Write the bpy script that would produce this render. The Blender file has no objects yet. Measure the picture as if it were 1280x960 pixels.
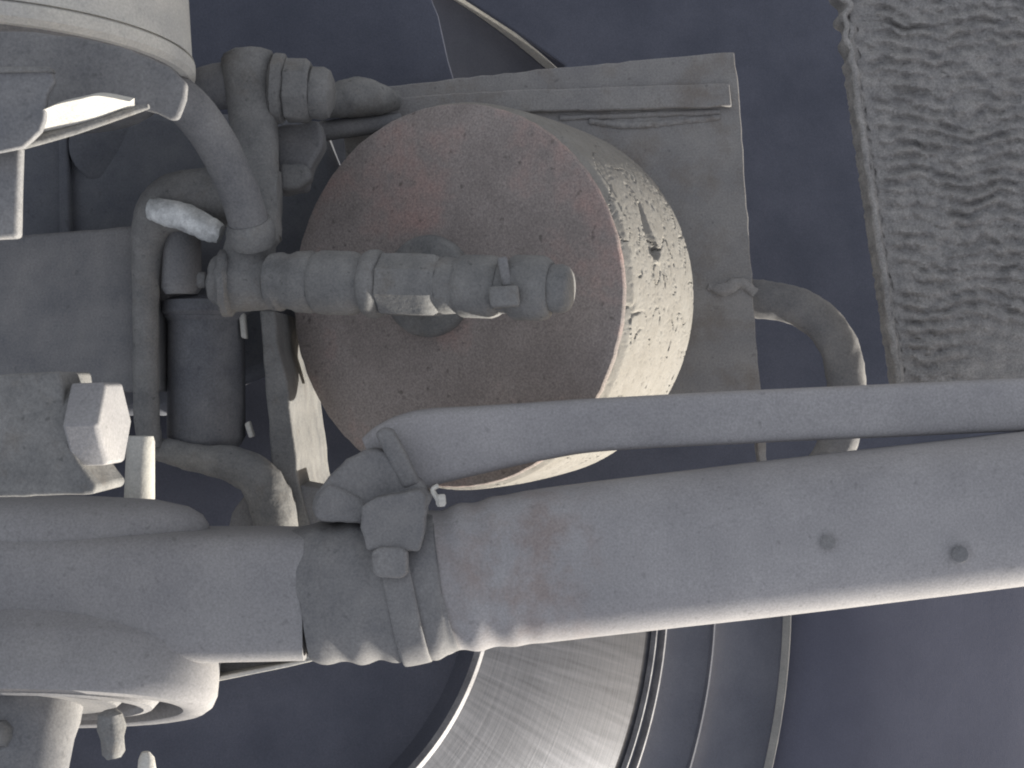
import bpy, bmesh, math, random
from mathutils import Vector, Matrix, noise

random.seed(7)
C = bpy.context.scene.collection
SC = bpy.context.scene

# ------------------------------------------------------------------ scale
S = 0.0004            # metres per photograph pixel at the depth of the buffer's face
D = 1600.0            # camera distance to that depth, in the same unit
W, H = 1280.0, 960.0

def k(d):
    return (D + d) / D

def P(x, y, d):
    f = k(d) * S
    return Vector(((x - W / 2) * f, d * S, (H / 2 - y) * f))

# ------------------------------------------------------------------ camera
cam_data = bpy.data.cameras.new('camera')
cam = bpy.data.objects.new('camera', cam_data)
C.objects.link(cam)
cam.location = (0, -D * S, 0)
cam.rotation_euler = (math.radians(90), 0, 0)
cam_data.sensor_width = 36
cam_data.lens = 36 * D / W
cam_data.clip_start = 0.01
cam_data.clip_end = 100
SC.camera = cam

# ------------------------------------------------------------------ light
# low sun raking in from the lower right of the picture, a little from behind the parts;
# the sky is turned so that its zenith faces the viewer.
L = Vector((1.0, 0.34, -0.76)).normalized()
ZEN = Vector((0.30, -0.86, -0.40)).normalized()
sd = bpy.data.lights.new('sun', 'SUN')
sd.energy = 4.8
sd.angle = math.radians(0.6)
sd.color = (1.0, 0.945, 0.84)
sun = bpy.data.objects.new('sun', sd)
C.objects.link(sun)
sun.rotation_euler = L.to_track_quat('Z', 'Y').to_euler()

world = bpy.data.worlds.new('World')
SC.world = world
world.use_nodes = True
wn = world.node_tree
wn.nodes.clear()
wo = wn.nodes.new('ShaderNodeOutputWorld')
wb = wn.nodes.new('ShaderNodeBackground')
wb.inputs[1].default_value = 0.15
sky = wn.nodes.new('ShaderNodeTexSky')
sky.sky_type = 'NISHITA'
sky.sun_disc = False
elev = math.asin(max(-1, min(1, L.dot(ZEN))))
sky.sun_elevation = max(elev, math.radians(12))
sky.sun_rotation = 0
sky.dust_density = 4.0
sky.air_density = 0.8
fy = (L - ZEN * L.dot(ZEN)).normalized()
fx = fy.cross(ZEN)
M = Matrix((fx, fy, ZEN))
mp = wn.nodes.new('ShaderNodeMapping')
mp.vector_type = 'POINT'
mp.inputs['Rotation'].default_value = M.to_euler('XYZ')
tc = wn.nodes.new('ShaderNodeTexCoord')
wn.links.new(tc.outputs['Generated'], mp.inputs['Vector'])
wn.links.new(mp.outputs[0], sky.inputs['Vector'])
# hazy sky, with an even fill colour added over the whole dome
fill_mix = wn.nodes.new('ShaderNodeMix')
fill_mix.data_type = 'RGBA'
fill_mix.inputs[0].default_value = 0.62
fill_mix.inputs[7].default_value = (2.86, 2.79, 2.76, 1)
wn.links.new(sky.outputs[0], fill_mix.inputs[6])
wn.links.new(fill_mix.outputs[2], wb.inputs[0])
wn.links.new(wb.outputs[0], wo.inputs[0])

SC.view_settings.view_transform = 'Standard'
SC.view_settings.look = 'None'
SC.view_settings.gamma = 1
SC.view_settings.use_curve_mapping = False
SC.view_settings.exposure = 1.1
SC.cycles.use_denoising = True
SC.cycles.filter_width = 2.0

# ------------------------------------------------------------------ materials
def mat(name, base, dust, patch=70, lo=0.35, hi=0.65, grain=0.19, gsize=2.6, rough=0.92,
        bump=0.13, bsize=3.2, rust=None, rust_at=(0.56, 0.72), rust_size=90, specks=0.25, metallic=0.0,
        spec=0.25, rust_spot=None):
    m = bpy.data.materials.new(name)
    m.use_nodes = True
    nt = m.node_tree
    N, K = nt.nodes, nt.links
    bs = N['Principled BSDF']
    bs.inputs['Roughness'].default_value = rough
    bs.inputs['Metallic'].default_value = metallic
    bs.inputs['Specular IOR Level'].default_value = spec
    t = N.new('ShaderNodeTexCoord')
    def nz(px, det=5, ro=0.6):
        n = N.new('ShaderNodeTexNoise')
        n.inputs['Scale'].default_value = 1.0 / (px * S)
        n.inputs['Detail'].default_value = det
        n.inputs['Roughness'].default_value = ro
        K.new(t.outputs['Object'], n.inputs['Vector'])
        return n.outputs['Fac']
    def ramp(s, a, b):
        r = N.new('ShaderNodeMapRange')
        r.inputs['From Min'].default_value = a
        r.inputs['From Max'].default_value = b
        K.new(s, r.inputs['Value'])
        return r.outputs[0]
    def mix(f, a, b, mode='MIX'):
        x = N.new('ShaderNodeMix')
        x.data_type = 'RGBA'
        x.blend_type = mode
        if isinstance(f, float):
            x.inputs[0].default_value = f
        else:
            K.new(f, x.inputs[0])
        for i, v in ((6, a), (7, b)):
            if isinstance(v, tuple):
                x.inputs[i].default_value = (*v, 1)
            else:
                K.new(v, x.inputs[i])
        return x.outputs[2]
    col = mix(ramp(nz(patch, 7, 0.62), lo, hi), base, dust)
    if rust:
        rf = ramp(nz(rust_size, 6, 0.65), *rust_at)
        if rust_spot:                       # a rust stain with a place of its own
            gp = N.new('ShaderNodeNewGeometry')
            ds = N.new('ShaderNodeVectorMath')
            ds.operation = 'DISTANCE'
            ds.inputs[1].default_value = P(*rust_spot[0])
            K.new(gp.outputs['Position'], ds.inputs[0])
            fall = ramp(ds.outputs['Value'], rust_spot[1] * S, rust_spot[1] * S * 0.35)
            mm = N.new('ShaderNodeMath')
            mm.operation = 'MULTIPLY'
            K.new(rf, mm.inputs[0])
            K.new(fall, mm.inputs[1])
            m2 = N.new('ShaderNodeMath')
            m2.operation = 'MULTIPLY'
            m2.inputs[1].default_value = 0.62
            K.new(mm.outputs[0], m2.inputs[0])
            rf = m2.outputs[0]
        col = mix(rf, col, rust)
    g = N.new('ShaderNodeMapRange')
    g.inputs['From Min'].default_value = 0.3
    g.inputs['From Max'].default_value = 0.7
    g.inputs['To Min'].default_value = 1 - grain
    g.inputs['To Max'].default_value = 1 + grain
    fine = nz(gsize, 3, 0.7)
    K.new(fine, g.inputs['Value'])
    gm = N.new('ShaderNodeVectorMath')
    gm.operation = 'SCALE'
    K.new(col, gm.inputs[0])
    K.new(g.outputs[0], gm.inputs['Scale'])
    col = gm.outputs[0]
    if specks:
        sp = ramp(nz(11, 2, 0.5), 0.66, 0.74)
        sm = N.new('ShaderNodeMath')
        sm.operation = 'MULTIPLY'
        sm.inputs[1].default_value = specks
        K.new(sp, sm.inputs[0])
        col = mix(sm.outputs[0], col, tuple(c * 0.35 for c in base))
    K.new(col, bs.inputs['Base Color'])
    b = N.new('ShaderNodeBump')
    b.inputs['Strength'].default_value = bump
    b.inputs['Distance'].default_value = 2.0 * S
    hsum = N.new('ShaderNodeMath')
    K.new(nz(bsize, 4, 0.65), hsum.inputs[0])
    big = N.new('ShaderNodeMath')
    big.operation = 'MULTIPLY'
    big.inputs[1].default_value = 0.8
    K.new(nz(bsize * 5, 3, 0.6), big.inputs[0])
    K.new(big.outputs[0], hsum.inputs[1])
    K.new(hsum.outputs[0], b.inputs['Height'])
    K.new(b.outputs[0], bs.inputs['Normal'])
    return m

MAT = {
    'dust':   mat('road_dust_on_steel', (0.125, 0.127, 0.13), (0.222, 0.22, 0.216), patch=45, lo=0.3, hi=0.7, bump=0.45, bsize=6.0, rust=(0.15, 0.138, 0.125), rust_at=(0.56, 0.82), rust_size=38, specks=0.45),
    'rod':    mat('dusty_painted_rod', (0.225, 0.222, 0.232), (0.318, 0.312, 0.32), patch=110, lo=0.22, hi=0.7, grain=0.17,
                  rust=(0.225, 0.18, 0.165), rust_at=(0.42, 0.62), rust_size=45, rust_spot=((650, 705, -236), 135)),
    'forged': mat('dusty_forged_steel', (0.195, 0.194, 0.204), (0.27, 0.266, 0.27), patch=110, lo=0.25, hi=0.72, grain=0.17),
    'highlight':   mat('pale_highlight', (0.33, 0.34, 0.345), (0.66, 0.68, 0.68), patch=22, lo=0.35, hi=0.62, rough=0.4, bump=0.4, spec=0.6),
    'dim':    mat('dusty_dark_steel', (0.145, 0.148, 0.158), (0.215, 0.213, 0.215)),
    'filler_tone':   mat('dark_filler_tone', (0.10, 0.106, 0.125), (0.14, 0.145, 0.16), patch=60, grain=0.15, bump=0.2),
    'dark':   mat('grimy_dark_steel', (0.10, 0.104, 0.118), (0.17, 0.172, 0.182), grain=0.2),
    'plate':  mat('dusty_pressed_plate', (0.18, 0.178, 0.184), (0.265, 0.258, 0.25), patch=90, lo=0.3, hi=0.7, rust=(0.17, 0.15, 0.135), rust_at=(0.5, 0.72), rust_size=80, specks=0.4),
    'rust':   mat('rusted_disc', (0.20, 0.176, 0.168), (0.305, 0.272, 0.258), patch=60, lo=0.22, hi=0.78, rust=(0.31, 0.21, 0.19),
                  rust_at=(0.52, 0.74), rust_size=120, specks=0.55, bump=0.25, grain=0.3),
    'crack':  mat('perished_rubber', (0.19, 0.182, 0.168), (0.22, 0.213, 0.20), patch=25, bump=0.18, bsize=3.5, grain=0.12, specks=0.12),
    'rubber': mat('dusty_rubber', (0.14, 0.141, 0.148), (0.205, 0.203, 0.204), patch=60),
    'flap':   mat('dusty_frayed_rubber', (0.18, 0.177, 0.177), (0.285, 0.275, 0.265), patch=22, grain=0.28, bump=0.4),
    'shade':  mat('dark_hub_and_shade_panels', (0.068, 0.074, 0.098), (0.09, 0.096, 0.124), patch=120, grain=0.14, specks=0.0, bump=0.15),  # dark hub colour, also used for the added shade panels
    'tyre':   mat('tyre_rubber', (0.082, 0.086, 0.116), (0.1, 0.104, 0.138), patch=260, grain=0.1, specks=0.0, bump=0.15),
    'rim':    mat('dark_wheel_steel', (0.095, 0.10, 0.125), (0.13, 0.135, 0.16), patch=160, grain=0.14, rough=0.6, bump=0.15, specks=0.1),
    'lip':    mat('bare_rim_edge', (0.16, 0.16, 0.175), (0.27, 0.27, 0.285), patch=40, rough=0.5, bump=0.3),
    'bright': mat('pale_paint_and_sunlit_lines', (0.40, 0.395, 0.38), (0.50, 0.49, 0.455), patch=60, grain=0.15, specks=0.15, bump=0.35),  # pale paint, also colours sunlit slivers and edge lines
}

def machined():
    m = bpy.data.materials.new('machined_friction_band')
    m.use_nodes = True
    nt = m.node_tree
    N, K = nt.nodes, nt.links
    bs = N['Principled BSDF']
    bs.inputs['Metallic'].default_value = 0.8
    bs.inputs['Roughness'].default_value = 0.42
    uv = N.new('ShaderNodeTexCoord')
    mpn = N.new('ShaderNodeMapping')
    mpn.inputs['Scale'].default_value = (3.0, 90.0, 1.0)
    K.new(uv.outputs['UV'], mpn.inputs['Vector'])
    n = N.new('ShaderNodeTexNoise')
    n.inputs['Scale'].default_value = 1.0
    n.inputs['Detail'].default_value = 6
    n.inputs['Roughness'].default_value = 0.7
    K.new(mpn.outputs[0], n.inputs['Vector'])
    mpb = N.new('ShaderNodeMapping')
    mpb.inputs['Scale'].default_value = (420.0, 2.5, 1.0)
    K.new(uv.outputs['UV'], mpb.inputs['Vector'])
    n2 = N.new('ShaderNodeTexNoise')
    n2.inputs['Scale'].default_value = 1.0
    n2.inputs['Detail'].default_value = 4
    K.new(mpb.outputs[0], n2.inputs['Vector'])
    add = N.new('ShaderNodeMath')
    add.operation = 'ADD'
    K.new(n.outputs['Fac'], add.inputs[0])
    K.new(n2.outputs['Fac'], add.inputs[1])
    cr = N.new('ShaderNodeValToRGB')
    cr.color_ramp.elements[0].position = 0.34
    cr.color_ramp.elements[0].color = (0.04, 0.043, 0.052, 1)
    cr.color_ramp.elements[1].position = 0.66
    cr.color_ramp.elements[1].color = (0.085, 0.089, 0.104, 1)
    hv = N.new('ShaderNodeMath')
    hv.operation = 'MULTIPLY'
    hv.inputs[1].default_value = 0.5
    K.new(add.outputs[0], hv.inputs[0])
    K.new(hv.outputs[0], cr.inputs[0])
    K.new(cr.outputs[0], bs.inputs['Base Color'])
    b = N.new('ShaderNodeBump')
    b.inputs['Strength'].default_value = 0.25
    b.inputs['Distance'].default_value = 1.0 * S
    K.new(n.outputs['Fac'], b.inputs['Height'])
    K.new(b.outputs[0], bs.inputs['Normal'])
    return m
MAT['machined'] = machined()

# ------------------------------------------------------------------ helpers
class Geo:
    """vertices and faces in world space, linked as one mesh object under a parent"""
    def __init__(self):
        self.v, self.f, self.uv = [], [], None

def link(name, v, f, m, parent=None, smooth=True, bevel=0.0, uvs=None, jit=0.0, jsize=14.0, sub=0):
    off = parent_origin(parent)
    if jit:
        nv = []
        for p in v:
            q = p / (jsize * S)
            n = noise.noise_vector(q) * 0.7 + noise.noise_vector(q * 2.7) * 0.3
            nv.append(p + n * jit * 0.62 * S)
        v = nv
    me = bpy.data.meshes.new(name)
    me.from_pydata([tuple(p - off) for p in v], [], f)
    me.materials.append(MAT[m])
    bm = bmesh.new()
    bm.from_mesh(me)
    bmesh.ops.remove_doubles(bm, verts=bm.verts, dist=1e-7)
    bmesh.ops.recalc_face_normals(bm, faces=bm.faces)
    bm.to_mesh(me)
    bm.free()
    if uvs:
        ul = me.uv_layers.new(name='UVMap')
        for poly in me.polygons:
            for li in poly.loop_indices:
                ul.data[li].uv = uvs(me.vertices[me.loops[li].vertex_index].co + off)
    o = bpy.data.objects.new(name, me)
    C.objects.link(o)
    if bevel:
        b = o.modifiers.new('bevel', 'BEVEL')
        b.width = bevel * S
        b.segments = 3
        b.limit_method = 'ANGLE'
        b.angle_limit = math.radians(30)
    if smooth:
        for p in me.polygons:
            p.use_smooth = True
        me.set_sharp_from_angle(angle=math.radians(38))
    if parent is not None:
        o.parent = parent
    return o

ORIG = {}
def parent_origin(p):
    o = Vector((0, 0, 0))
    while p is not None:
        o += Vector(p.location)
        p = p.parent
    return o

def thing(name, label, cat, at, group=None):
    e = bpy.data.objects.new(name, None)
    e.empty_display_size = 0.01
    e.location = at
    C.objects.link(e)
    e['label'], e['category'], e['kind'] = label, cat, 'thing'
    if group:
        e['group'] = group
    return e

def tag(o, label, cat, group=None):
    o['label'], o['category'], o['kind'] = label, cat, 'thing'
    if group:
        o['group'] = group
    return o

def frame(t):
    t = t.normalized()
    ref = Vector((0, 1, 0))
    if abs(t.dot(ref)) > 0.9:
        ref = Vector((0, 0, 1))
    u = t.cross(ref).normalized()      # in the picture plane, across the path
    w = u.cross(t).normalized()        # along the line of sight
    return u, w

def lathe(A, B, prof, seg=64, closed=True, flats=0, a0=0.0, a1=360.0):
    """prof: list of (distance along A->B as fraction, radius in metres)"""
    ax = B - A
    u, w = frame(ax)
    v, f = [], []
    n = flats or seg
    full = abs(a1 - a0 - 360) < 1e-6
    cnt = n if full else n + 1
    for (t, r) in prof:
        c = A + ax * t
        for i in range(cnt):
            a = math.radians(a0 + (a1 - a0) * (i + (0.5 if flats else 0)) / n)
            v.append(c + (u * math.cos(a) + w * math.sin(a)) * r)
    rows = len(prof)
    for j in range(rows - 1):
        for i in range(cnt if full else cnt - 1):
            i2 = (i + 1) % cnt
            f.append((j * cnt + i, j * cnt + i2, (j + 1) * cnt + i2, (j + 1) * cnt + i))
    if closed and full:
        f.append(tuple(range(cnt - 1, -1, -1)))
        f.append(tuple((rows - 1) * cnt + i for i in range(cnt)))
    return v, f

def turned(name, pts, m, parent=None, seg=48, flats=0, jit=0.0, bevel=0.0, jsize=14.0):
    """a turned part whose axis follows pixel points: pts = [(x, y, d, r_px)...] (straight axis, any profile)"""
    A = P(*pts[0][:3])
    B = P(*pts[-1][:3])
    ax = B - A
    u, w = frame(ax)
    v, f = [], []
    n = flats or seg
    for (x, y, d, r) in pts:
        c = P(x, y, d)
        rr = r * S * k(d)
        for i in range(n):
            a = 2 * math.pi * (i + (0.5 if flats else 0)) / n
            v.append(c + (u * math.cos(a) + w * math.sin(a)) * rr)
    for j in range(len(pts) - 1):
        for i in range(n):
            i2 = (i + 1) % n
            f.append((j * n + i, j * n + i2, (j + 1) * n + i2, (j + 1) * n + i))
    f.append(tuple(range(n - 1, -1, -1)))
    f.append(tuple((len(pts) - 1) * n + i for i in range(n)))
    return link(name, v, f, m, parent, bevel=bevel, jit=jit, jsize=jsize)

def spline(pts, steps):
    out = []
    q = [pts[0]] + list(pts) + [pts[-1]]
    for i in range(1, len(q) - 2):
        for s in range(steps):
            t = s / steps
            row = []
            for c in range(len(q[0])):
                p0, p1, p2, p3 = q[i - 1][c], q[i][c], q[i + 1][c], q[i + 2][c]
                row.append(0.5 * (2 * p1 + (p2 - p0) * t + (2 * p0 - 5 * p1 + 4 * p2 - p3) * t * t
                                  + (3 * p1 - p0 - 3 * p2 + p3) * t ** 3))
            out.append(tuple(row))
    out.append(tuple(pts[-1]))
    return out

def sweep(name, pts, m, parent=None, seg=32, steps=10, power=2.0, flat=1.0, jit=0.0, jsize=14.0, ripple=None):
    """pts = [(x, y, d, r)], a bent bar or hose; power > 2 squares the section, flat scales it along the line of sight"""
    q = spline(pts, steps)
    c = [P(a[0], a[1], a[2]) for a in q]
    v, f = [], []
    for j, p in enumerate(c):
        t = (c[min(j + 1, len(c) - 1)] - c[max(j - 1, 0)])
        u, w = frame(t)
        r = q[j][3] * S * k(q[j][2])
        for i in range(seg):
            a = 2 * math.pi * i / seg
            ca, sa = math.cos(a), math.sin(a)
            e = 2.0 / power
            cu = math.copysign(abs(ca) ** e, ca)
            sw = math.copysign(abs(sa) ** e, sa)
            rr = r
            if ripple:
                rr = r + ripple(q[j][0], q[j][1], a) * S
            v.append(p + u * cu * rr + w * sw * rr * flat)
    for j in range(len(c) - 1):
        for i in range(seg):
            i2 = (i + 1) % seg
            f.append((j * seg + i, j * seg + i2, (j + 1) * seg + i2, (j + 1) * seg + i))
    f.append(tuple(range(seg - 1, -1, -1)))
    f.append(tuple((len(c) - 1) * seg + i for i in range(seg)))
    return link(name, v, f, m, parent, jit=jit, jsize=jsize)

def rough(outline, step=12.0, amp=1.5):
    out = []
    n = len(outline)
    for i in range(n):
        x0, y0 = outline[i]
        x1, y1 = outline[(i + 1) % n]
        l = math.hypot(x1 - x0, y1 - y0)
        c = max(1, int(l / step))
        for s in range(c):
            t = s / c
            j = amp if s else 0
            out.append((x0 + (x1 - x0) * t + random.uniform(-j, j), y0 + (y1 - y0) * t + random.uniform(-j, j)))
    return out

def prism(name, outline, d, thick, m, parent=None, bevel=3.0, lean=(0, 0), slope=(0, 0), smooth=True):
    """an outline with real thickness; slope = depth gained per pixel to the right / down"""
    n = len(outline)
    cx = sum(p[0] for p in outline) / n
    cy = sum(p[1] for p in outline) / n
    v = []
    for (x, y) in outline:
        v.append(P(x, y, d + slope[0] * (x - cx) + slope[1] * (y - cy)))
    for i in range(n):
        v.append(v[i] + Vector((lean[0] * S, thick * S, -lean[1] * S)))
    f = [tuple(range(n)), tuple(range(2 * n - 1, n - 1, -1))]
    for i in range(n):
        j = (i + 1) % n
        f.append((i, j, n + j, n + i))
    return link(name, v, f, m, parent, bevel=bevel, smooth=smooth)

def fbm(p, o=4):
    s, a = 0.0, 1.0
    for _ in range(o):
        s += a * noise.noise(p)
        p = p * 2.1
        a *= 0.55
    return s

# ================================================================== WHEEL BEHIND
WC = P(270, 715, 400)
WA = Vector((0.45, -0.88, 0.14)).normalized()       # wheel axis, pointing inboard
WU = (Vector((1, 0, 0)) - WA * WA.x).normalized()
WV = WU.cross(WA)
if WV.z < 0:
    WV = -WV
wheel = thing('wheel', 'dark truck wheel filling the background behind the brackets and rods', 'wheel', WC)
def wheel_part(name, prof, m, parent, seg=200, uv=False):
    """prof: (distance inboard along the axle, radius)"""
    v, f = [], []
    for (d, r) in prof:
        for i in range(seg):
            a = 2 * math.pi * i / seg
            v.append(WC + WA * d * S + (WU * math.cos(a) + WV * math.sin(a)) * r * S)
    for j in range(len(prof) - 1):
        for i in range(seg):
            i2 = (i + 1) % seg
            f.append((j * seg + i, j * seg + i2, (j + 1) * seg + i2, (j + 1) * seg + i))
    uvs = None
    if uv:
        r0, r1 = prof[0][1] * S, prof[-1][1] * S
        def uvs(co):
            q = co - WC
            return (math.atan2(q.dot(WV), q.dot(WU)) / (2 * math.pi), (math.hypot(q.dot(WV), q.dot(WU)) - r0) / (r1 - r0))
    return link(name, v, f, m, parent, uvs=uvs)

wheel_part('tyre', [(-30, 1138), (-10, 1155), (4, 1190), (12, 1300), (14, 1480), (12, 1700), (8, 1950), (-20, 2100), (-200, 2180)], 'tyre', wheel)
rim = wheel_part('rim', [(-34, 1142), (-16, 1134), (-14, 1116), (-26, 1104), (-34, 1040), (-28, 1000), (-12, 965), (-4, 952), (-4, 942),
                         (-10, 932), (-16, 900), (-12, 862), (-4, 842)], 'rim', wheel)
wheel_part('bead_edge', [(-24, 1134), (3, 1127), (5, 1124), (-24, 1119)], 'bright', rim)  # pale colour stands in for the sunlit line on this edge
wheel_part('ring_edge', [(-12, 956), (2, 950), (3, 946), (-12, 940)], 'rim', rim)

drum = thing('brake_drum', 'machined brake drum with a brushed bright band below the thick rod', 'brake drum', P(270, 715, 330))
wheel_part('drum_flange', [(-6, 842), (2, 836), (6, 824), (4, 818), (8, 812), (16, 806), (20, 800)], 'rim', drum)
wheel_part('flange_edge', [(0, 842), (18, 832), (20, 828), (4, 824)], 'lip', drum)
wheel_part('flange_edge', [(8, 816), (24, 808), (27, 804), (18, 798)], 'lip', drum)
wheel_part('friction_band', [(18, 800), (40, 752), (70, 676), (100, 590), (124, 510), (142, 440), (150, 412)], 'machined', drum, seg=256, uv=True)
wheel_part('band_edge', [(148, 414), (157, 408), (160, 402), (150, 396)], 'lip', drum)
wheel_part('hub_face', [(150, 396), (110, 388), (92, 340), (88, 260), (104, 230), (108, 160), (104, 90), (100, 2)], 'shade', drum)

dark_panel = thing('shade_panel', 'added dark shade panel between the square plate and rubber flap', 'dark_panel', P(950, 600, 400))
prism('shade_sheet', [(560, -90), (580, -2), (645, 40), (706, 82), (706, 150), (520, 300), (500, 660), (1120, 640), (1270, 600), (1270, -90)], 560, 12, 'shade', dark_panel, bevel=4, slope=(0.29, -0.18))  # added dark panel stands in for the shaded part of the tyre

filler = thing('shade_filler', 'added dark filler in the shadowed opening at upper left', 'dark_filler', P(150, 330, 200))
prism('filler_block', rough([(-80, 140), (120, 136), (300, 140), (400, 150), (440, 260), (440, 420), (200, 520), (-80, 520)], 25, 2), 205, 90, 'filler_tone', filler, bevel=16)  # dark filler added to hide the bright band in the opening
prism('filler_sheet', rough([(215, -90), (505, -90), (548, 20), (575, 130), (575, 170), (215, 170)], 25, 2), 262, 7, 'shade', filler, bevel=2)  # thin dark sheet added to cover the lit rings behind
turned('round_boss', [(132, 184, 212, 44), (132, 184, 203, 43), (132, 184, 200, 38), (132, 184, 199, 4)], 'filler_tone', filler)
prism('filler_rib', [(72, 150), (84, 150), (88, 300), (74, 300)], 192, 20, 'filler_tone', filler, bevel=4)

# ================================================================== RUBBER FLAP, UPPER RIGHT
def flap():
    e = thing('rubber_flap', 'thick ridged grey rubber flap with frayed left edge', 'rubber flap', P(1180, 470, 60))
    nx, ny = 190, 300
    v, f = [], []
    y0, y1 = -60, 505
    def left(y):
        return 1047 + 0.146 * max(y, -60) + (6 * math.sin(y * 0.21) * max(0, 1 - y / 110.0) if y < 110 else 0)
    for j in range(ny + 1):
        y = y0 + (y1 - y0) * j / ny
        xl = left(y)
        for i in range(nx + 1):
            s = i / nx
            x = xl + 3 + (1345 - xl) * s
            # ragged horizontal ridges
            wob = 16 * noise.noise(Vector((x * 0.012, y * 0.01, 3.1))) + 6 * noise.noise(Vector((x * 0.05, y * 0.03, 8)))
            ph = (y + wob) / 17.0 + 0.45 * noise.noise(Vector((x * 0.022, y * 0.012, 5.5)))
            am = 0.75 + 0.8 * noise.noise(Vector((x * 0.02, y * 0.045, 2.2)))
            h = math.sin(2 * math.pi * ph)
            h2 = noise.noise(Vector((x * 0.03, (y + wob) * 0.11, 4.5)))
            h3 = noise.noise(Vector((x * 0.09, y * 0.2, 1.5)))
            h4 = noise.noise(Vector((x * 0.3, y * 0.4, 7.5)))
            a = h * 4.2 * max(0.2, am) + h2 * 3.6 + h3 * 3.2 + h4 * 1.8
            fade = min(1, max(0, (x - xl - 16) / 14))
            calm = 1 - 0.8 * min(1, max(0, (y - 395) / 60)) * min(1, max(0, (x - 1170) / 60))
            d = 60 - a * fade * calm
            if x - xl < 16:
                d = 52 + 5 * noise.noise(Vector((x * 0.1, y * 0.12, 0))) + (8 if x - xl > 13 else 0) + max(0, 6 - (x - xl)) * 1.5
            v.append(P(x + 2.0 * noise.noise(Vector((y * 0.16, 0.3, i * 0.02))), y, d))
    for j in range(ny):
        for i in range(nx):
            a = j * (nx + 1) + i
            f.append((a, a + 1, a + nx + 2, a + nx + 1))
    # side and back so it has thickness
    base = len(v)
    ring = [j * (nx + 1) for j in range(ny + 1)] + [ny * (nx + 1) + i for i in range(1, nx + 1)] + \
           [j * (nx + 1) + nx for j in range(ny - 1, -1, -1)] + [i for i in range(nx - 1, 0, -1)]
    for r in ring:
        p = v[r].copy(); p.y = 88 * S
        v.append(p)
    n = len(ring)
    for i in range(n):
        f.append((ring[i], ring[(i + 1) % n], base + (i + 1) % n, base + i))
    f.append(tuple(base + i for i in range(n)))
    link('ridged_sheet', v, f, 'flap', e)
    # frayed hem
    pts = []
    for j in range(0, 40):
        y = -50 + j * 14
        pts.append((left(y) + 7 + random.uniform(-1.5, 1.5) + (random.uniform(-5, 3) if y < 110 else 0), y, 52, 4.2 + random.uniform(-1, 1.2)))
    sweep('frayed_hem', pts, 'flap', e, seg=10, steps=4, jit=2.5, jsize=7)
flap()

# ================================================================== MOUNTING PLATE
pl = thing('mounting_plate', 'square dusty steel plate behind the rusty round buffer', 'steel plate', P(700, 600, 175))
prism('plate', rough([(425, 116), (560, 99), (700, 84), (918, 65), (925, 130), (937, 300), (947, 440), (960, 584), (951, 584), (946, 544), (460, 540)], 14, 1.0), 175, 26, 'plate', pl, bevel=2)
prism('flange_rib', rough([(440, 126), (600, 114), (868, 105), (912, 104), (915, 133), (690, 139), (470, 148)], 16, 0.8), 165, 12, 'plate', pl, bevel=2.5)
sweep('weld_bead', [(736, 152, 176, 4), (770, 156, 175, 4.5), (806, 156, 175, 4.5), (850, 152, 176, 4), (900, 147, 176, 4)], 'plate', pl, seg=12, steps=24, jit=3.5, jsize=6)
sweep('weld_bead', [(900, 140, 176, 4), (800, 144, 176, 4), (700, 148, 176, 4)], 'plate', pl, seg=10, steps=20, jit=2.5, jsize=12)
sweep('weld_bead', [(884, 358, 177, 5), (905, 362, 174, 8), (925, 354, 174, 7), (944, 366, 176, 6)], 'plate', pl, seg=14, steps=14, jit=5, jsize=11)

# ================================================================== CURVED HOSE, RIGHT
sweep('air_hose', [(880, 372, 235, 24), (950, 374, 225, 24), (1005, 387, 215, 24), (1044, 424, 210, 24), (1058, 480, 205, 24),
                   (1052, 540, 205, 24), (1028, 590, 205, 24), (985, 640, 210, 24)], 'rubber', None, seg=40, steps=16, jit=4, jsize=13)
tag(bpy.data.objects['air_hose'], 'thick dusty hose curving out behind the square plate', 'hose')

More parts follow.
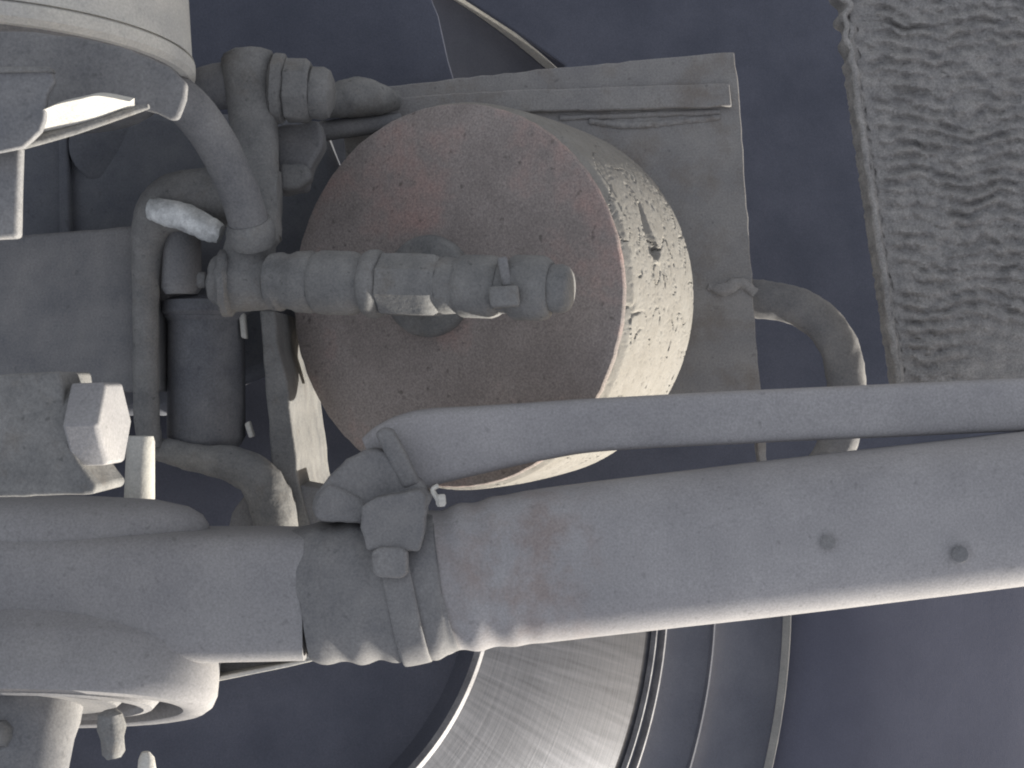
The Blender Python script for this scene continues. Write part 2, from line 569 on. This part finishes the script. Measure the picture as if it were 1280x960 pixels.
# ================================================================== ROUND BUFFER
FA, FB = P(558, 371, 0), P(659, 377, 195)
axis = (FB - FA)
alen = axis.length
axn = axis.normalized()
buf = thing('rubber_buffer', 'big round buffer with rusty disc face and cracked pale rubber side', 'rubber buffer', FB)
def buffer_side():
    n, rows = 1000, 90
    u, w = frame(axis)
    v, f = [], []
    for j in range(rows + 1):
        t = 0.035 + 0.965 * j / rows
        rr = (243 + 3.0 * math.sin(math.pi * t)) * S * (1 + 0.01 * t)
        for i in range(n):
            a = 2 * math.pi * i / n
            # cracks run round the body, pits everywhere
            X = Vector((math.cos(a) * 5.2, math.sin(a) * 5.2, t * 8.0 + 1.3 * math.sin(a * 3)))
            c = noise.noise(X * 1.0)
            c2 = noise.noise(Vector((math.cos(a) * 11, math.sin(a) * 11, t * 19 + 2)))
            p = noise.noise(Vector((math.cos(a) * 26, math.sin(a) * 26, t * 34)))
            p2 = noise.noise(Vector((math.cos(a) * 55, math.sin(a) * 55, t * 75)))
            dep = -4 * max(0, 1 - abs(c) / 0.022) * max(0, min(1, (noise.noise(X * 0.7 + Vector((5, 5, 5))) + 0.12) * 4))
            dep += -1.4 * max(0, 1 - abs(c2) / 0.04) * max(0, min(1, (c + 0.05) * 6))
            dep += p * 0.2 + p2 * 0.28 - 1.1 * max(0, p - 0.38) * 4 - 0.9 * max(0, p2 - 0.38) * 4
            edge = 0.0
            if j < 5:
                edge = -(5 - j) * 0.9
            q = FA + axis * t + (u * math.cos(a) + w * math.sin(a)) * (rr + (dep + edge) * S)
            kk = (D * S + q.y) / D
            qx, qy = 640 + q.x / kk, 480 - q.z / kk
            if q.x > FA.x and 252 < qy < 326:             # one long open split
                g = (qy - 252) / 74
                c0 = 798 + 24 * g
                wd = 1.5 + 6.5 * g if g < 0.86 else 8 * (1 - g) / 0.14
                if abs(qx - c0) < wd:
                    q -= (u * math.cos(a) + w * math.sin(a)) * 8 * min(1.0, (wd - abs(qx - c0)) / 3.0) * S
            v.append(q)
    for j in range(rows):
        for i in range(n):
            i2 = (i + 1) % n
            f.append((j * n + i, j * n + i2, (j + 1) * n + i2, (j + 1) * n + i))
    f.append(tuple(range(n - 1, -1, -1)))
    f.append(tuple(rows * n + i for i in range(n)))
    return link('rubber_body', v, f, 'crack', buf)
buffer_side()
def disc_face():
    n = 200
    u, w = frame(axis)
    v, f = [], []
    prof = [(-0.000, 0), (-0.001, 60), (0.0, 130), (0.001, 190), (0.000, 232), (0.004, 237.5), (0.014, 239), (0.034, 239.5), (0.045, 236)]
    for (t, r) in prof:
        for i in range(n):
            a = 2 * math.pi * i / n
            e = 1.0 * noise.noise(Vector((math.cos(a) * 12, math.sin(a) * 12, 0))) + 0.8 * noise.noise(Vector((math.cos(a) * 40, math.sin(a) * 40, 0)))
            q = r + (e if r > 200 else 0)
            p = FA + axis * t + (u * math.cos(a) + w * math.sin(a)) * q * S
            p += axn * 2.0 * S * noise.noise(p / (70 * S))
            v.append(p)
    for j in range(len(prof) - 1):
        for i in range(n):
            i2 = (i + 1) % n
            f.append((j * n + i, j * n + i2, (j + 1) * n + i2, (j + 1) * n + i))
    return link('disc_face', v, f, 'rust', buf)
disc_face()
# washer and bolt head in the middle of the face
def on_face(x, y, lift):
    """point on the face plane under a pixel, lifted towards the viewer"""
    o = Vector((0, -D * S, 0))
    r = P(x, y, 0) - o
    t = (FA - o).dot(axn) / r.dot(axn)
    return o + r * t - axn * lift * S
wc = on_face(537, 358, 0)
v, f = lathe(wc + axn * 4 * S, wc - axn * 14 * S, [(0, 64 * S), (0.6, 64 * S), (0.85, 62 * S), (1.0, 57 * S)], seg=72)
washer = link('washer', v, f, 'dust', buf, jit=1.5)
v, f = lathe(wc - axn * 12 * S, wc - axn * 34 * S, [(0, 30 * S), (0.8, 30 * S), (1.0, 26 * S)], flats=6)
link('bolt_head', v, f, 'dust', washer)

# ================================================================== VALVE IN FRONT OF THE BUFFER
val = thing('air_valve', 'dusty grey air valve of stacked fittings across the rusty disc', 'valve', P(540, 400, -90))
def vd(x):
    return -66 - (x - 300) * 0.27
def vseg(name, spec, m='dust', flats=0, jit=1.2, seg=40, parent=val):
    pts = [(x, 353 + (x - 395) * 0.026, vd(x), r) for (x, r) in spec]
    return turned(name, pts, m, parent, seg=seg, flats=flats, jit=jit)
vseg('valve_neck', [(338, 30), (342, 36), (352, 37), (356, 34), (366, 35), (372, 38), (388, 39), (394, 36), (400, 34)], jit=3)
vseg('valve_barrel', [(394, 34), (397, 38), (404, 40), (440, 40), (447, 38), (452, 35), (462, 34)], jit=1.6)
vseg('valve_ring', [(456, 34), (459, 40), (465, 43), (472, 43), (477, 40), (480, 35)], jit=1.8)
vseg('valve_hexagon', [(478, 36), (482, 40.5), (530, 41), (545, 40.5), (552, 36)], flats=8, jit=0.8)
vseg('valve_collar', [(550, 33), (556, 36), (572, 34), (576, 37), (582, 39.5), (615, 39.5), (622, 37), (626, 34)], jit=1.5)
vseg('valve_body', [(622, 33), (636, 33), (640, 38), (645, 41), (676, 41), (684, 39), (690, 33)], jit=1.0)
vseg('valve_cap', [(686, 25), (690, 30), (702, 31), (710, 28), (714, 22), (715.5, 12)], jit=0.6)
prism('valve_tab', [(610, 358), (648, 356), (650, 382), (613, 384)], -214, 46, 'dust', val, bevel=4)
prism('valve_strap', [(621, 322), (634, 320), (640, 357), (628, 358)], -196, 20, 'dim', val, bevel=3)

# elbow at the valve's left end
elb = thing('elbow_fitting', 'crusted elbow fitting joining hose end to the valve', 'fitting', P(305, 390, -50))
turned('elbow_body', [(262, 350, -56, 20), (266, 350, -56, 29), (276, 351, -55, 35), (292, 352, -54, 38), (310, 352, -54, 36), (330, 352, -55, 37), (346, 352, -56, 34)], 'dust', elb, jit=6, jsize=16)
turned('elbow_neck', [(318, 286, -58, 30), (316, 296, -58, 34), (314, 304, -57, 31), (312, 318, -56, 33), (309, 340, -55, 36)], 'dust', elb, jit=5, jsize=13)
turned('grease_nipple', [(246, 350, -62, 6), (249, 350, -62, 10), (256, 350, -60, 10), (258, 350, -60, 7), (270, 351, -58, 8)], 'dust', elb, jit=1.5, seg=16)
turned('lock_ring', [(276, 353, -58, 37), (280, 353, -58, 42), (288, 353, -58, 42), (291, 353, -58, 37)], 'dust', elb, jit=6, jsize=11)

# ================================================================== BLEED COLUMN AND FITTINGS, UPPER LEFT OF BUFFER
col = thing('valve_column', 'upright dusty fitting with round knurled nut above the elbow', 'fitting', P(320, 300, -10))
sweep('column', [(311, 74, 0, 33), (314, 110, 0, 32), (319, 170, -4, 28), (325, 230, -14, 24), (331, 300, -30, 21)], 'dust', col, seg=28, steps=8, jit=2.5, power=2.6)
turned('column_cap', [(309, 64, 0, 22), (310, 68, 0, 31), (311, 80, 0, 34), (312, 92, 0, 32)], 'dust', col, jit=3)
turned('side_port', [(246, 112, 20, 20), (252, 110, 20, 25), (270, 108, 15, 28), (300, 106, 10, 30)], 'dim', col, jit=3)
turned('flange', [(340, 110, 0, 36), (344, 110, 0, 43), (354, 111, 0, 43), (358, 111, 0, 37)], 'dust', col, jit=2.5)
turned('nut', [(356, 113, -2, 35), (359, 113, -2, 40), (384, 114, -2, 40), (389, 114, -2, 36)], 'dust', col, flats=8, jit=1.5)
turned('nut_cap', [(387, 116, -4, 28), (391, 116, -4, 32), (404, 117, -4, 33), (412, 118, -4, 29), (417, 118, -4, 18)], 'dust', col, jit=1.5)
prism('column_bracket', rough([(344, 158), (398, 150), (404, 180), (390, 205), (382, 236), (346, 240)], 12, 2), 40, 40, 'dim', col, bevel=5)
prism('clamp_block', rough([(348, 204), (384, 206), (390, 222), (372, 236), (350, 238)], 9, 1.5), 18, 30, 'dust', col, bevel=6)

fit = thing('pipe_union', 'small dusty pipe union at the corner of the square plate', 'fitting', P(445, 150, 120))
sweep('union_body', [(400, 134, 100, 15), (425, 126, 105, 22), (448, 121, 112, 25), (472, 124, 125, 20), (495, 126, 145, 12)], 'dust', fit, seg=24, steps=8, jit=4, jsize=13)
turned('union_nub', [(454, 98, 108, 4), (454, 101, 108, 8), (452, 112, 108, 9)], 'dust', fit, seg=16, jit=1.5)
sweep('pipe', [(372, 172, 130, 13), (410, 163, 125, 13), (450, 158, 130, 12), (500, 150, 150, 10)], 'dim', fit, seg=16, steps=8, jit=2)

# ================================================================== HANGER BRACKET LEFT OF BUFFER
br = thing('hanger_bracket', 'narrow upright steel bracket beside the lower left of the disc', 'bracket', P(365, 655, 110))
prism('upright', rough([(324, 388), (343, 388), (349, 440), (359, 476), (366, 540), (374, 606), (388, 660), (345, 662), (338, 560), (331, 470)], 16, 1.0), 34, 270, 'dust', br, bevel=3)
prism('foot', rough([(284, 664), (289, 642), (306, 618), (334, 602), (352, 598), (352, 668)], 8, 1.0), 40, 60, 'dim', br, bevel=8)
prism('gusset', [(372, 606), (404, 612), (440, 640), (440, 672), (372, 672)], 40, 80, 'dim', br, bevel=5)

# ================================================================== LEFT CLUSTER
# axle beam
beam = thing('axle_beam', 'flat grey axle beam at the left edge under the dark opening', 'axle', P(80, 478, 20))
prism('beam_web', rough([(-60, 301), (60, 291), (168, 282), (182, 300), (196, 380), (200, 490), (-60, 490)], 20, 0.8), 20, 160, 'dim', beam, bevel=5)

# bent brake pipe
bp = thing('bent_pipe', 'bent grey pipe arching over the dark canister', 'pipe', P(185, 560, 0))
sweep('pipe', [(350, 246, -5, 32), (300, 246, -8, 36), (250, 249, -10, 38), (212, 258, -10, 36), (190, 284, -6, 25), (183, 330, 0, 18), (182, 420, 4, 16), (184, 520, 6, 16), (188, 560, 6, 15)], 'dust', bp, seg=32, steps=12, jit=3, jsize=18)
sweep('painted_highlight', [(188, 262, -52, 13), (210, 266, -56, 17), (236, 274, -58, 17), (262, 286, -58, 16), (276, 292, -58, 12)], 'highlight', bp, seg=24, steps=8, jit=5, jsize=10)  # added sleeve whose pale colour paints the highlight on the bend
turned('pipe_sleeve', [(226, 280, 14, 20), (226, 286, 14, 24), (227, 360, 14, 25), (227, 368, 14, 20)], 'dim', bp, jit=1.5)

# dark canister
can = thing('canister', 'dark dusty cylindrical canister between axle beam and bracket', 'canister', P(255, 560, 70))
turned('canister_body', [(258, 372, 62, 44), (258, 378, 62, 50), (258, 396, 62, 52), (258, 402, 62, 47), (258, 545, 62, 48), (258, 556, 62, 42), (258, 566, 62, 30)], 'dark', can, jit=1.0)
turned('canister_lid', [(258, 374, 58, 47), (258, 377, 58, 54), (258, 391, 58, 55), (258, 395, 58, 50)], 'dark', can, jit=1.5)
prism('sunlit_sliver', [(298, 392), (305, 390), (308, 424), (301, 422)], 40, 14, 'bright', can, bevel=2)  # pale slivers painted in for the sunlit right edge of the canister
prism('sunlit_sliver', [(305, 530), (311, 526), (317, 546), (311, 548)], 40, 14, 'bright', can, bevel=2)

# lower pipe below the canister
lp = sweep('sagging_pipe', [(176, 556, 20, 12), (206, 563, 15, 15), (250, 574, 10, 18), (290, 580, 8, 22), (322, 598, 10, 26), (340, 632, 16, 28), (348, 690, 24, 28)], 'dust', None, seg=28, steps=12, jit=5, jsize=13)
tag(lp, 'crusted pipe sagging under the canister and down behind the rod end', 'pipe')

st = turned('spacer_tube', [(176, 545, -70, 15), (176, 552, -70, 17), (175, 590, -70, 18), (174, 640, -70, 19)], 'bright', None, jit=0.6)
tag(st, 'short pale sunlit spacer tube beside the hexagon bolt', 'spacer tube')

# big sleeve and hexagon bolt
sl = prism('tapered_sleeve', rough([(-60, 472), (40, 466), (74, 464), (79, 500), (82, 545), (98, 578), (121, 609), (117, 618), (-60, 624)], 14, 0.6), -430, 90, 'dust', None, bevel=7)
tag(sl, 'grey tapered sleeve cut off by the left edge above the housing', 'sleeve')
hb = thing('hexagon_bolt', 'hexagon bolt head with bright sunlit end on the left', 'bolt', P(120, 583, -380))
def hexhead():
    A = P(101, 530, -400)
    B = A + Vector((0.995, -0.06, 0.03)) * 34 * S
    v, f = lathe(A, B, [(0, 41 * S), (0.05, 44 * S), (0.88, 44 * S), (0.98, 41 * S), (1.0, 37 * S)], flats=6)
    link('bolt_head', v, f, 'forged', hb, bevel=1.5, jit=0.2)
    v, f = lathe(A - Vector((0.995, -0.06, 0)) * 60 * S, A + Vector((0.995, -0.06, 0)) * 4 * S, [(0, 34 * S), (1, 34 * S)], seg=32)
    link('bolt_shank', v, f, 'dust', hb)
hexhead()

# top-left reservoir, hose and bracket
res = thing('reservoir', 'pale sunlit round reservoir cut off at the top left corner', 'reservoir', P(-12, 134, -200))
def vert(name, cx, cd, prof, m, parent, seg=96, jit=0.0, deep=1.0):
    """turned part with an upright axis: prof = [(y_px at depth cd, r_px)]"""
    v, f = [], []
    for (y, r) in prof:
        c = P(cx, y, cd)
        for i in range(seg):
            a = 2 * math.pi * i / seg
            v.append(c + Vector((math.cos(a), math.sin(a) * deep, 0)) * r * S * k(cd))
    for j in range(len(prof) - 1):
        for i in range(seg):
            i2 = (i + 1) % seg
            f.append((j * seg + i, j * seg + i2, (j + 1) * seg + i2, (j + 1) * seg + i))
    f.append(tuple(range(seg)))
    f.append(tuple((len(prof) - 1) * seg + i for i in range(seg)))
    return link(name, v, f, m, parent, jit=jit)
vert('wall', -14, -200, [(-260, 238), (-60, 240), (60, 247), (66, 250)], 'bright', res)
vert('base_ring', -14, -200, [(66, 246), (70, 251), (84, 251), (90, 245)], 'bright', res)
vert('underside', -14, -200, [(88, 240), (100, 216), (124, 202), (132, 190), (134, 120)], 'rubber', res)
prism('hose_shade_sheet', rough([(-40, 36), (30, 38), (100, 46), (160, 60), (210, 82), (234, 104), (232, 124), (222, 150), (212, 149), (196, 141), (184, 138), (160, 127), (118, 123), (92, 130), (40, 150), (-40, 160)], 12, 0.8), -446, 9, 'rubber', res, bevel=4)  # added flat sheet, hides the sunlit bowl and stands for shaded hose

hs = thing('flexible_hose', 'thick flexible hose bending down from the reservoir to the elbow', 'hose', P(318, 296, -90))
sweep('hose', [(150, 92, -190, 28), (192, 104, -178, 28), (232, 130, -160, 27), (266, 172, -142, 26), (294, 228, -115, 25), (308, 268, -95, 25), (316, 304, -75, 25)], 'rubber', hs, seg=40, steps=16, jit=1.2, jsize=30)
sweep('hose_ferrule', [(311, 276, -90, 27), (313, 284, -86, 30), (315, 294, -82, 30), (317, 304, -76, 27)], 'dust', hs, seg=32, steps=6, jit=1.5)

tb = thing('corner_bracket', 'folded steel bracket with sunlit right edge at upper left', 'bracket', P(10, 296, -480))
prism('bracket_head', rough([(-40, 87), (64, 88), (68, 102), (58, 118), (55, 150), (50, 164), (28, 184), (-40, 196)], 12, 0.8), -520, 8, 'dim', tb, bevel=2)
prism('bracket_flange', [(-40, 82), (62, 83), (66, 89), (-40, 91)], -524, 12, 'dust', tb, bevel=2)
prism('bracket_leg', [(-40, 176), (25, 180), (23, 240), (22, 297), (-40, 300)], -500, 14, 'dim', tb, bevel=4)
def sun_catch_strip():
    """added strip tilted to catch sun, standing in for the lit reservoir underside"""
    up = spline([(44, 142), (70, 131), (100, 124), (124, 120), (162, 127)], 10)
    lo = spline([(42, 168), (70, 162), (100, 155), (130, 146), (165, 132)], 10)
    v, f = [], []
    n = len(up)
    for (x, y) in up:
        v.append(P(x, y, -520))
    for (x, y) in lo:
        v.append(P(x, y, -488))
    for (x, y) in lo:
        v.append(P(x, y + 7, -486) + Vector((0, 8 * S, 0)))
    for (x, y) in up:
        v.append(P(x, y, -520) + Vector((0, 14 * S, 6 * S)))
    for i in range(n - 1):
        for b in range(4):
            c = (b + 1) % 4
            f.append((b * n + i, b * n + i + 1, c * n + i + 1, c * n + i))
    f.append((0, n, 2 * n, 3 * n))
    f.append((n - 1, 4 * n - 1, 3 * n - 1, 2 * n - 1))
    sweep('lip_rim', [(14, 184, -486, 7), (50, 174, -486, 7), (90, 163, -486, 6.5), (130, 150, -486, 6), (170, 137, -488, 5), (186, 133, -490, 3)], 'dust', tb, seg=14, steps=10)
    return link('sun_catch_strip', v, f, 'bright', tb)
sun_catch_strip()  # added pale strip for the lit underside of the reservoir

# ================================================================== BALL JOINT HOUSING, LOWER LEFT
bj = thing('joint_housing', 'forged grey rod end housing at the lower left with open ring boss', 'rod end', P(80, 890, -160))
sweep('housing_body', [(-60, 748, -165, 88), (120, 744, -165, 84), (260, 741, -162, 80), (340, 740, -160, 79), (386, 740, -158, 78)], 'forged', bj, seg=64, steps=10, power=5, flat=0.9, jit=0.5, jsize=120)
vert('housing_cap', 50, -160, [(621, 20), (622, 90), (626, 150), (634, 186), (644, 203), (656, 211), (668, 211), (684, 203), (704, 184)], 'forged', bj, deep=0.335)
BA = P(52, 790, -158)
bdir = Vector((0.0, -0.46, -0.89)).normalized()
def boss(name, prof, m, seg=112, deep=0.48):
    e1 = Vector((1, 0, 0))
    e2 = bdir.cross(e1).normalized()
    kk = S * k(-165)
    v, f = [], []
    for (t, r) in prof:
        for i in range(seg):
            a = 2 * math.pi * i / seg
            v.append(BA + bdir * t * kk + (e1 * math.cos(a) + e2 * math.sin(a) * deep) * r * kk)
    for j in range(len(prof) - 1):
        for i in range(seg):
            i2 = (i + 1) % seg
            f.append((j * seg + i, j * seg + i2, (j + 1) * seg + i2, (j + 1) * seg + i))
    return link(name, v, f, m, bj, jit=0.6)
boss('ring_boss', [(0, 200), (24, 224), (30, 228), (78, 228), (90, 224), (97, 215), (98, 196), (96, 188), (70, 186), (60, 170), (58, 20)], 'forged')
boss('seal_lip', [(58, 160), (84, 158), (94, 150), (96, 140), (90, 132), (62, 128), (60, 20)], 'forged')
boss('joint_stud', [(50, 66), (110, 64), (130, 60), (230, 56), (236, 20)], 'dim', deep=0.8)
boss('stud_nut', [(52, 20), (52, 112), (86, 112), (92, 106), (92, 20)], 'dim')
turned('split_pin', [(138, 888, -250, 8), (138, 893, -250, 15), (139, 910, -250, 17), (141, 922, -250, 15), (142, 940, -250, 14), (142, 947, -250, 10)], 'dust', bj, jit=5, jsize=9, seg=24)
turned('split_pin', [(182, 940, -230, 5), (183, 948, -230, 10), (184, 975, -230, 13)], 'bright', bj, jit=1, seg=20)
turned('stud_thread', [(-6, 902, -250, 14), (-4, 910, -250, 20), (-4, 922, -250, 22), (-4, 930, -250, 18)], 'dust', bj, jit=5, jsize=9, seg=24)
# web between boss and rod end: two thin ribs and a recessed panel
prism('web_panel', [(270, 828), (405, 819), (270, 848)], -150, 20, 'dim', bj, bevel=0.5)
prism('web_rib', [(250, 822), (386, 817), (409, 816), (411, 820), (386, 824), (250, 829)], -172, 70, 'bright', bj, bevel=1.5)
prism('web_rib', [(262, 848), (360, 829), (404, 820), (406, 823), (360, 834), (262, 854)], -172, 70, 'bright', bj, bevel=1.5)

# ================================================================== THICK LOWER ROD
rod = thing('track_rod', 'thick pale grey rod crossing the lower right with sunlit underside', 'rod', P(900, 760, -150))
def weld_ripple(x, y, a):
    if x < 680:
        return (2.2 * math.sin((x - 400) / 44 * 2 * math.pi)) * (1 - max(0, x - 560) / 120)
    return 0
sweep('rod_tube', [(520, 731, -160, 86), (600, 718, -160, 90), (700, 703, -160, 94), (955, 673, -160, 95), (1290, 633, -160, 94), (1420, 616, -160, 94)], 'rod', rod, seg=96, steps=26, power=2.9, flat=0.8, jit=1.0, jsize=140, ripple=weld_ripple)
def boot_ripple(x, y, a):
    s = math.sin((x - 398) / 43 * 2 * math.pi)
    return 2.1 * s * (0.4 + 0.6 * max(0, -math.cos(a))) + 1.0 * noise.noise(Vector((x * 0.05, a * 2, 0)))
sweep('boot', [(386, 741, -160, 78), (391, 740, -160, 84), (440, 737, -160, 87), (500, 733, -160, 88), (548, 728, -160, 89), (556, 727, -160, 85)], 'rubber', rod, seg=96, steps=16, power=3.2, flat=0.86, jit=1.5, jsize=25, ripple=boot_ripple)
def ringband(name, x0, y0, x1, y1, r, m, parent, d=-160, power=3.2, flat=0.88):
    return sweep(name, [(x0, y0, d, r - 3), (x0 + (x1 - x0) * 0.12, y0 + (y1 - y0) * 0.12, d, r), (x0 + (x1 - x0) * 0.88, y0 + (y1 - y0) * 0.88, d, r), (x1, y1, d, r - 3)], m, parent, seg=96, steps=4, power=power, flat=flat, jit=0.7)
band = ringband('clamp_band', 491, 738, 525, 731, 92.5, 'rubber', rod)
prism('clamp_housing', rough([(451, 634), (470, 622), (526, 612), (534, 622), (530, 668), (524, 690), (458, 688), (450, 660)], 9, 1.0), -241, 40, 'rubber', rod, bevel=3)
prism('clamp_lock', [(464, 690), (474, 684), (500, 684), (509, 690), (510, 718), (500, 724), (474, 722), (465, 716)], -247, 30, 'rubber', rod, bevel=3.5)
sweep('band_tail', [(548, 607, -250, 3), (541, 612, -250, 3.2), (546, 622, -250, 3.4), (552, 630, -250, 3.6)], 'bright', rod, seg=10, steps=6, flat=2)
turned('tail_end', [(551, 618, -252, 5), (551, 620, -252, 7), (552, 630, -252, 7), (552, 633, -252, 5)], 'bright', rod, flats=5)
for (x, y, r) in ((1035, 678, 9), (1200, 693, 10)):
    turned('rubber_plug', [(x, y, -226, r), (x, y, -235.6, r), (x, y, -236.6, r - 3), (x, y, -236.8, 1)], 'dim', rod, seg=20, jit=0.8)

# ================================================================== THINNER UPPER ROD
ur = thing('link_rod', 'thinner grey link rod above the thick rod crossing the disc', 'rod', P(900, 560, -130))
sweep('rod_bar', [(474, 584, -142, 42), (496, 573, -142, 48), (530, 560, -142, 48), (600, 549, -140, 42), (680, 538, -138, 36), (760, 530, -138, 33), (955, 520, -138, 33), (1290, 505, -138, 33), (1400, 500, -138, 33)], 'rod', ur, seg=64, steps=14, power=5.0, flat=0.8, jit=0.8, jsize=120)
prism('boot', rough([(388, 636), (394, 616), (410, 596), (432, 574), (462, 560), (486, 566), (508, 590), (530, 606), (534, 630), (520, 648), (470, 656), (396, 652)], 9, 1.2), -212, 90, 'rubber', ur, bevel=9)
prism('boot_fold', rough([(390, 640), (396, 618), (410, 604), (450, 622), (462, 640), (452, 654), (398, 652)], 9, 1.0), -218, 40, 'rubber', ur, bevel=6)
prism('boot_fold', rough([(456, 642), (472, 628), (524, 612), (540, 622), (530, 644), (500, 656), (460, 656)], 9, 1.0), -224, 40, 'rubber', ur, bevel=5)
prism('strap', [(468, 542), (478, 534), (490, 537), (506, 566), (524, 604), (504, 612), (486, 578)], -214, 26, 'rubber', ur, bevel=4)
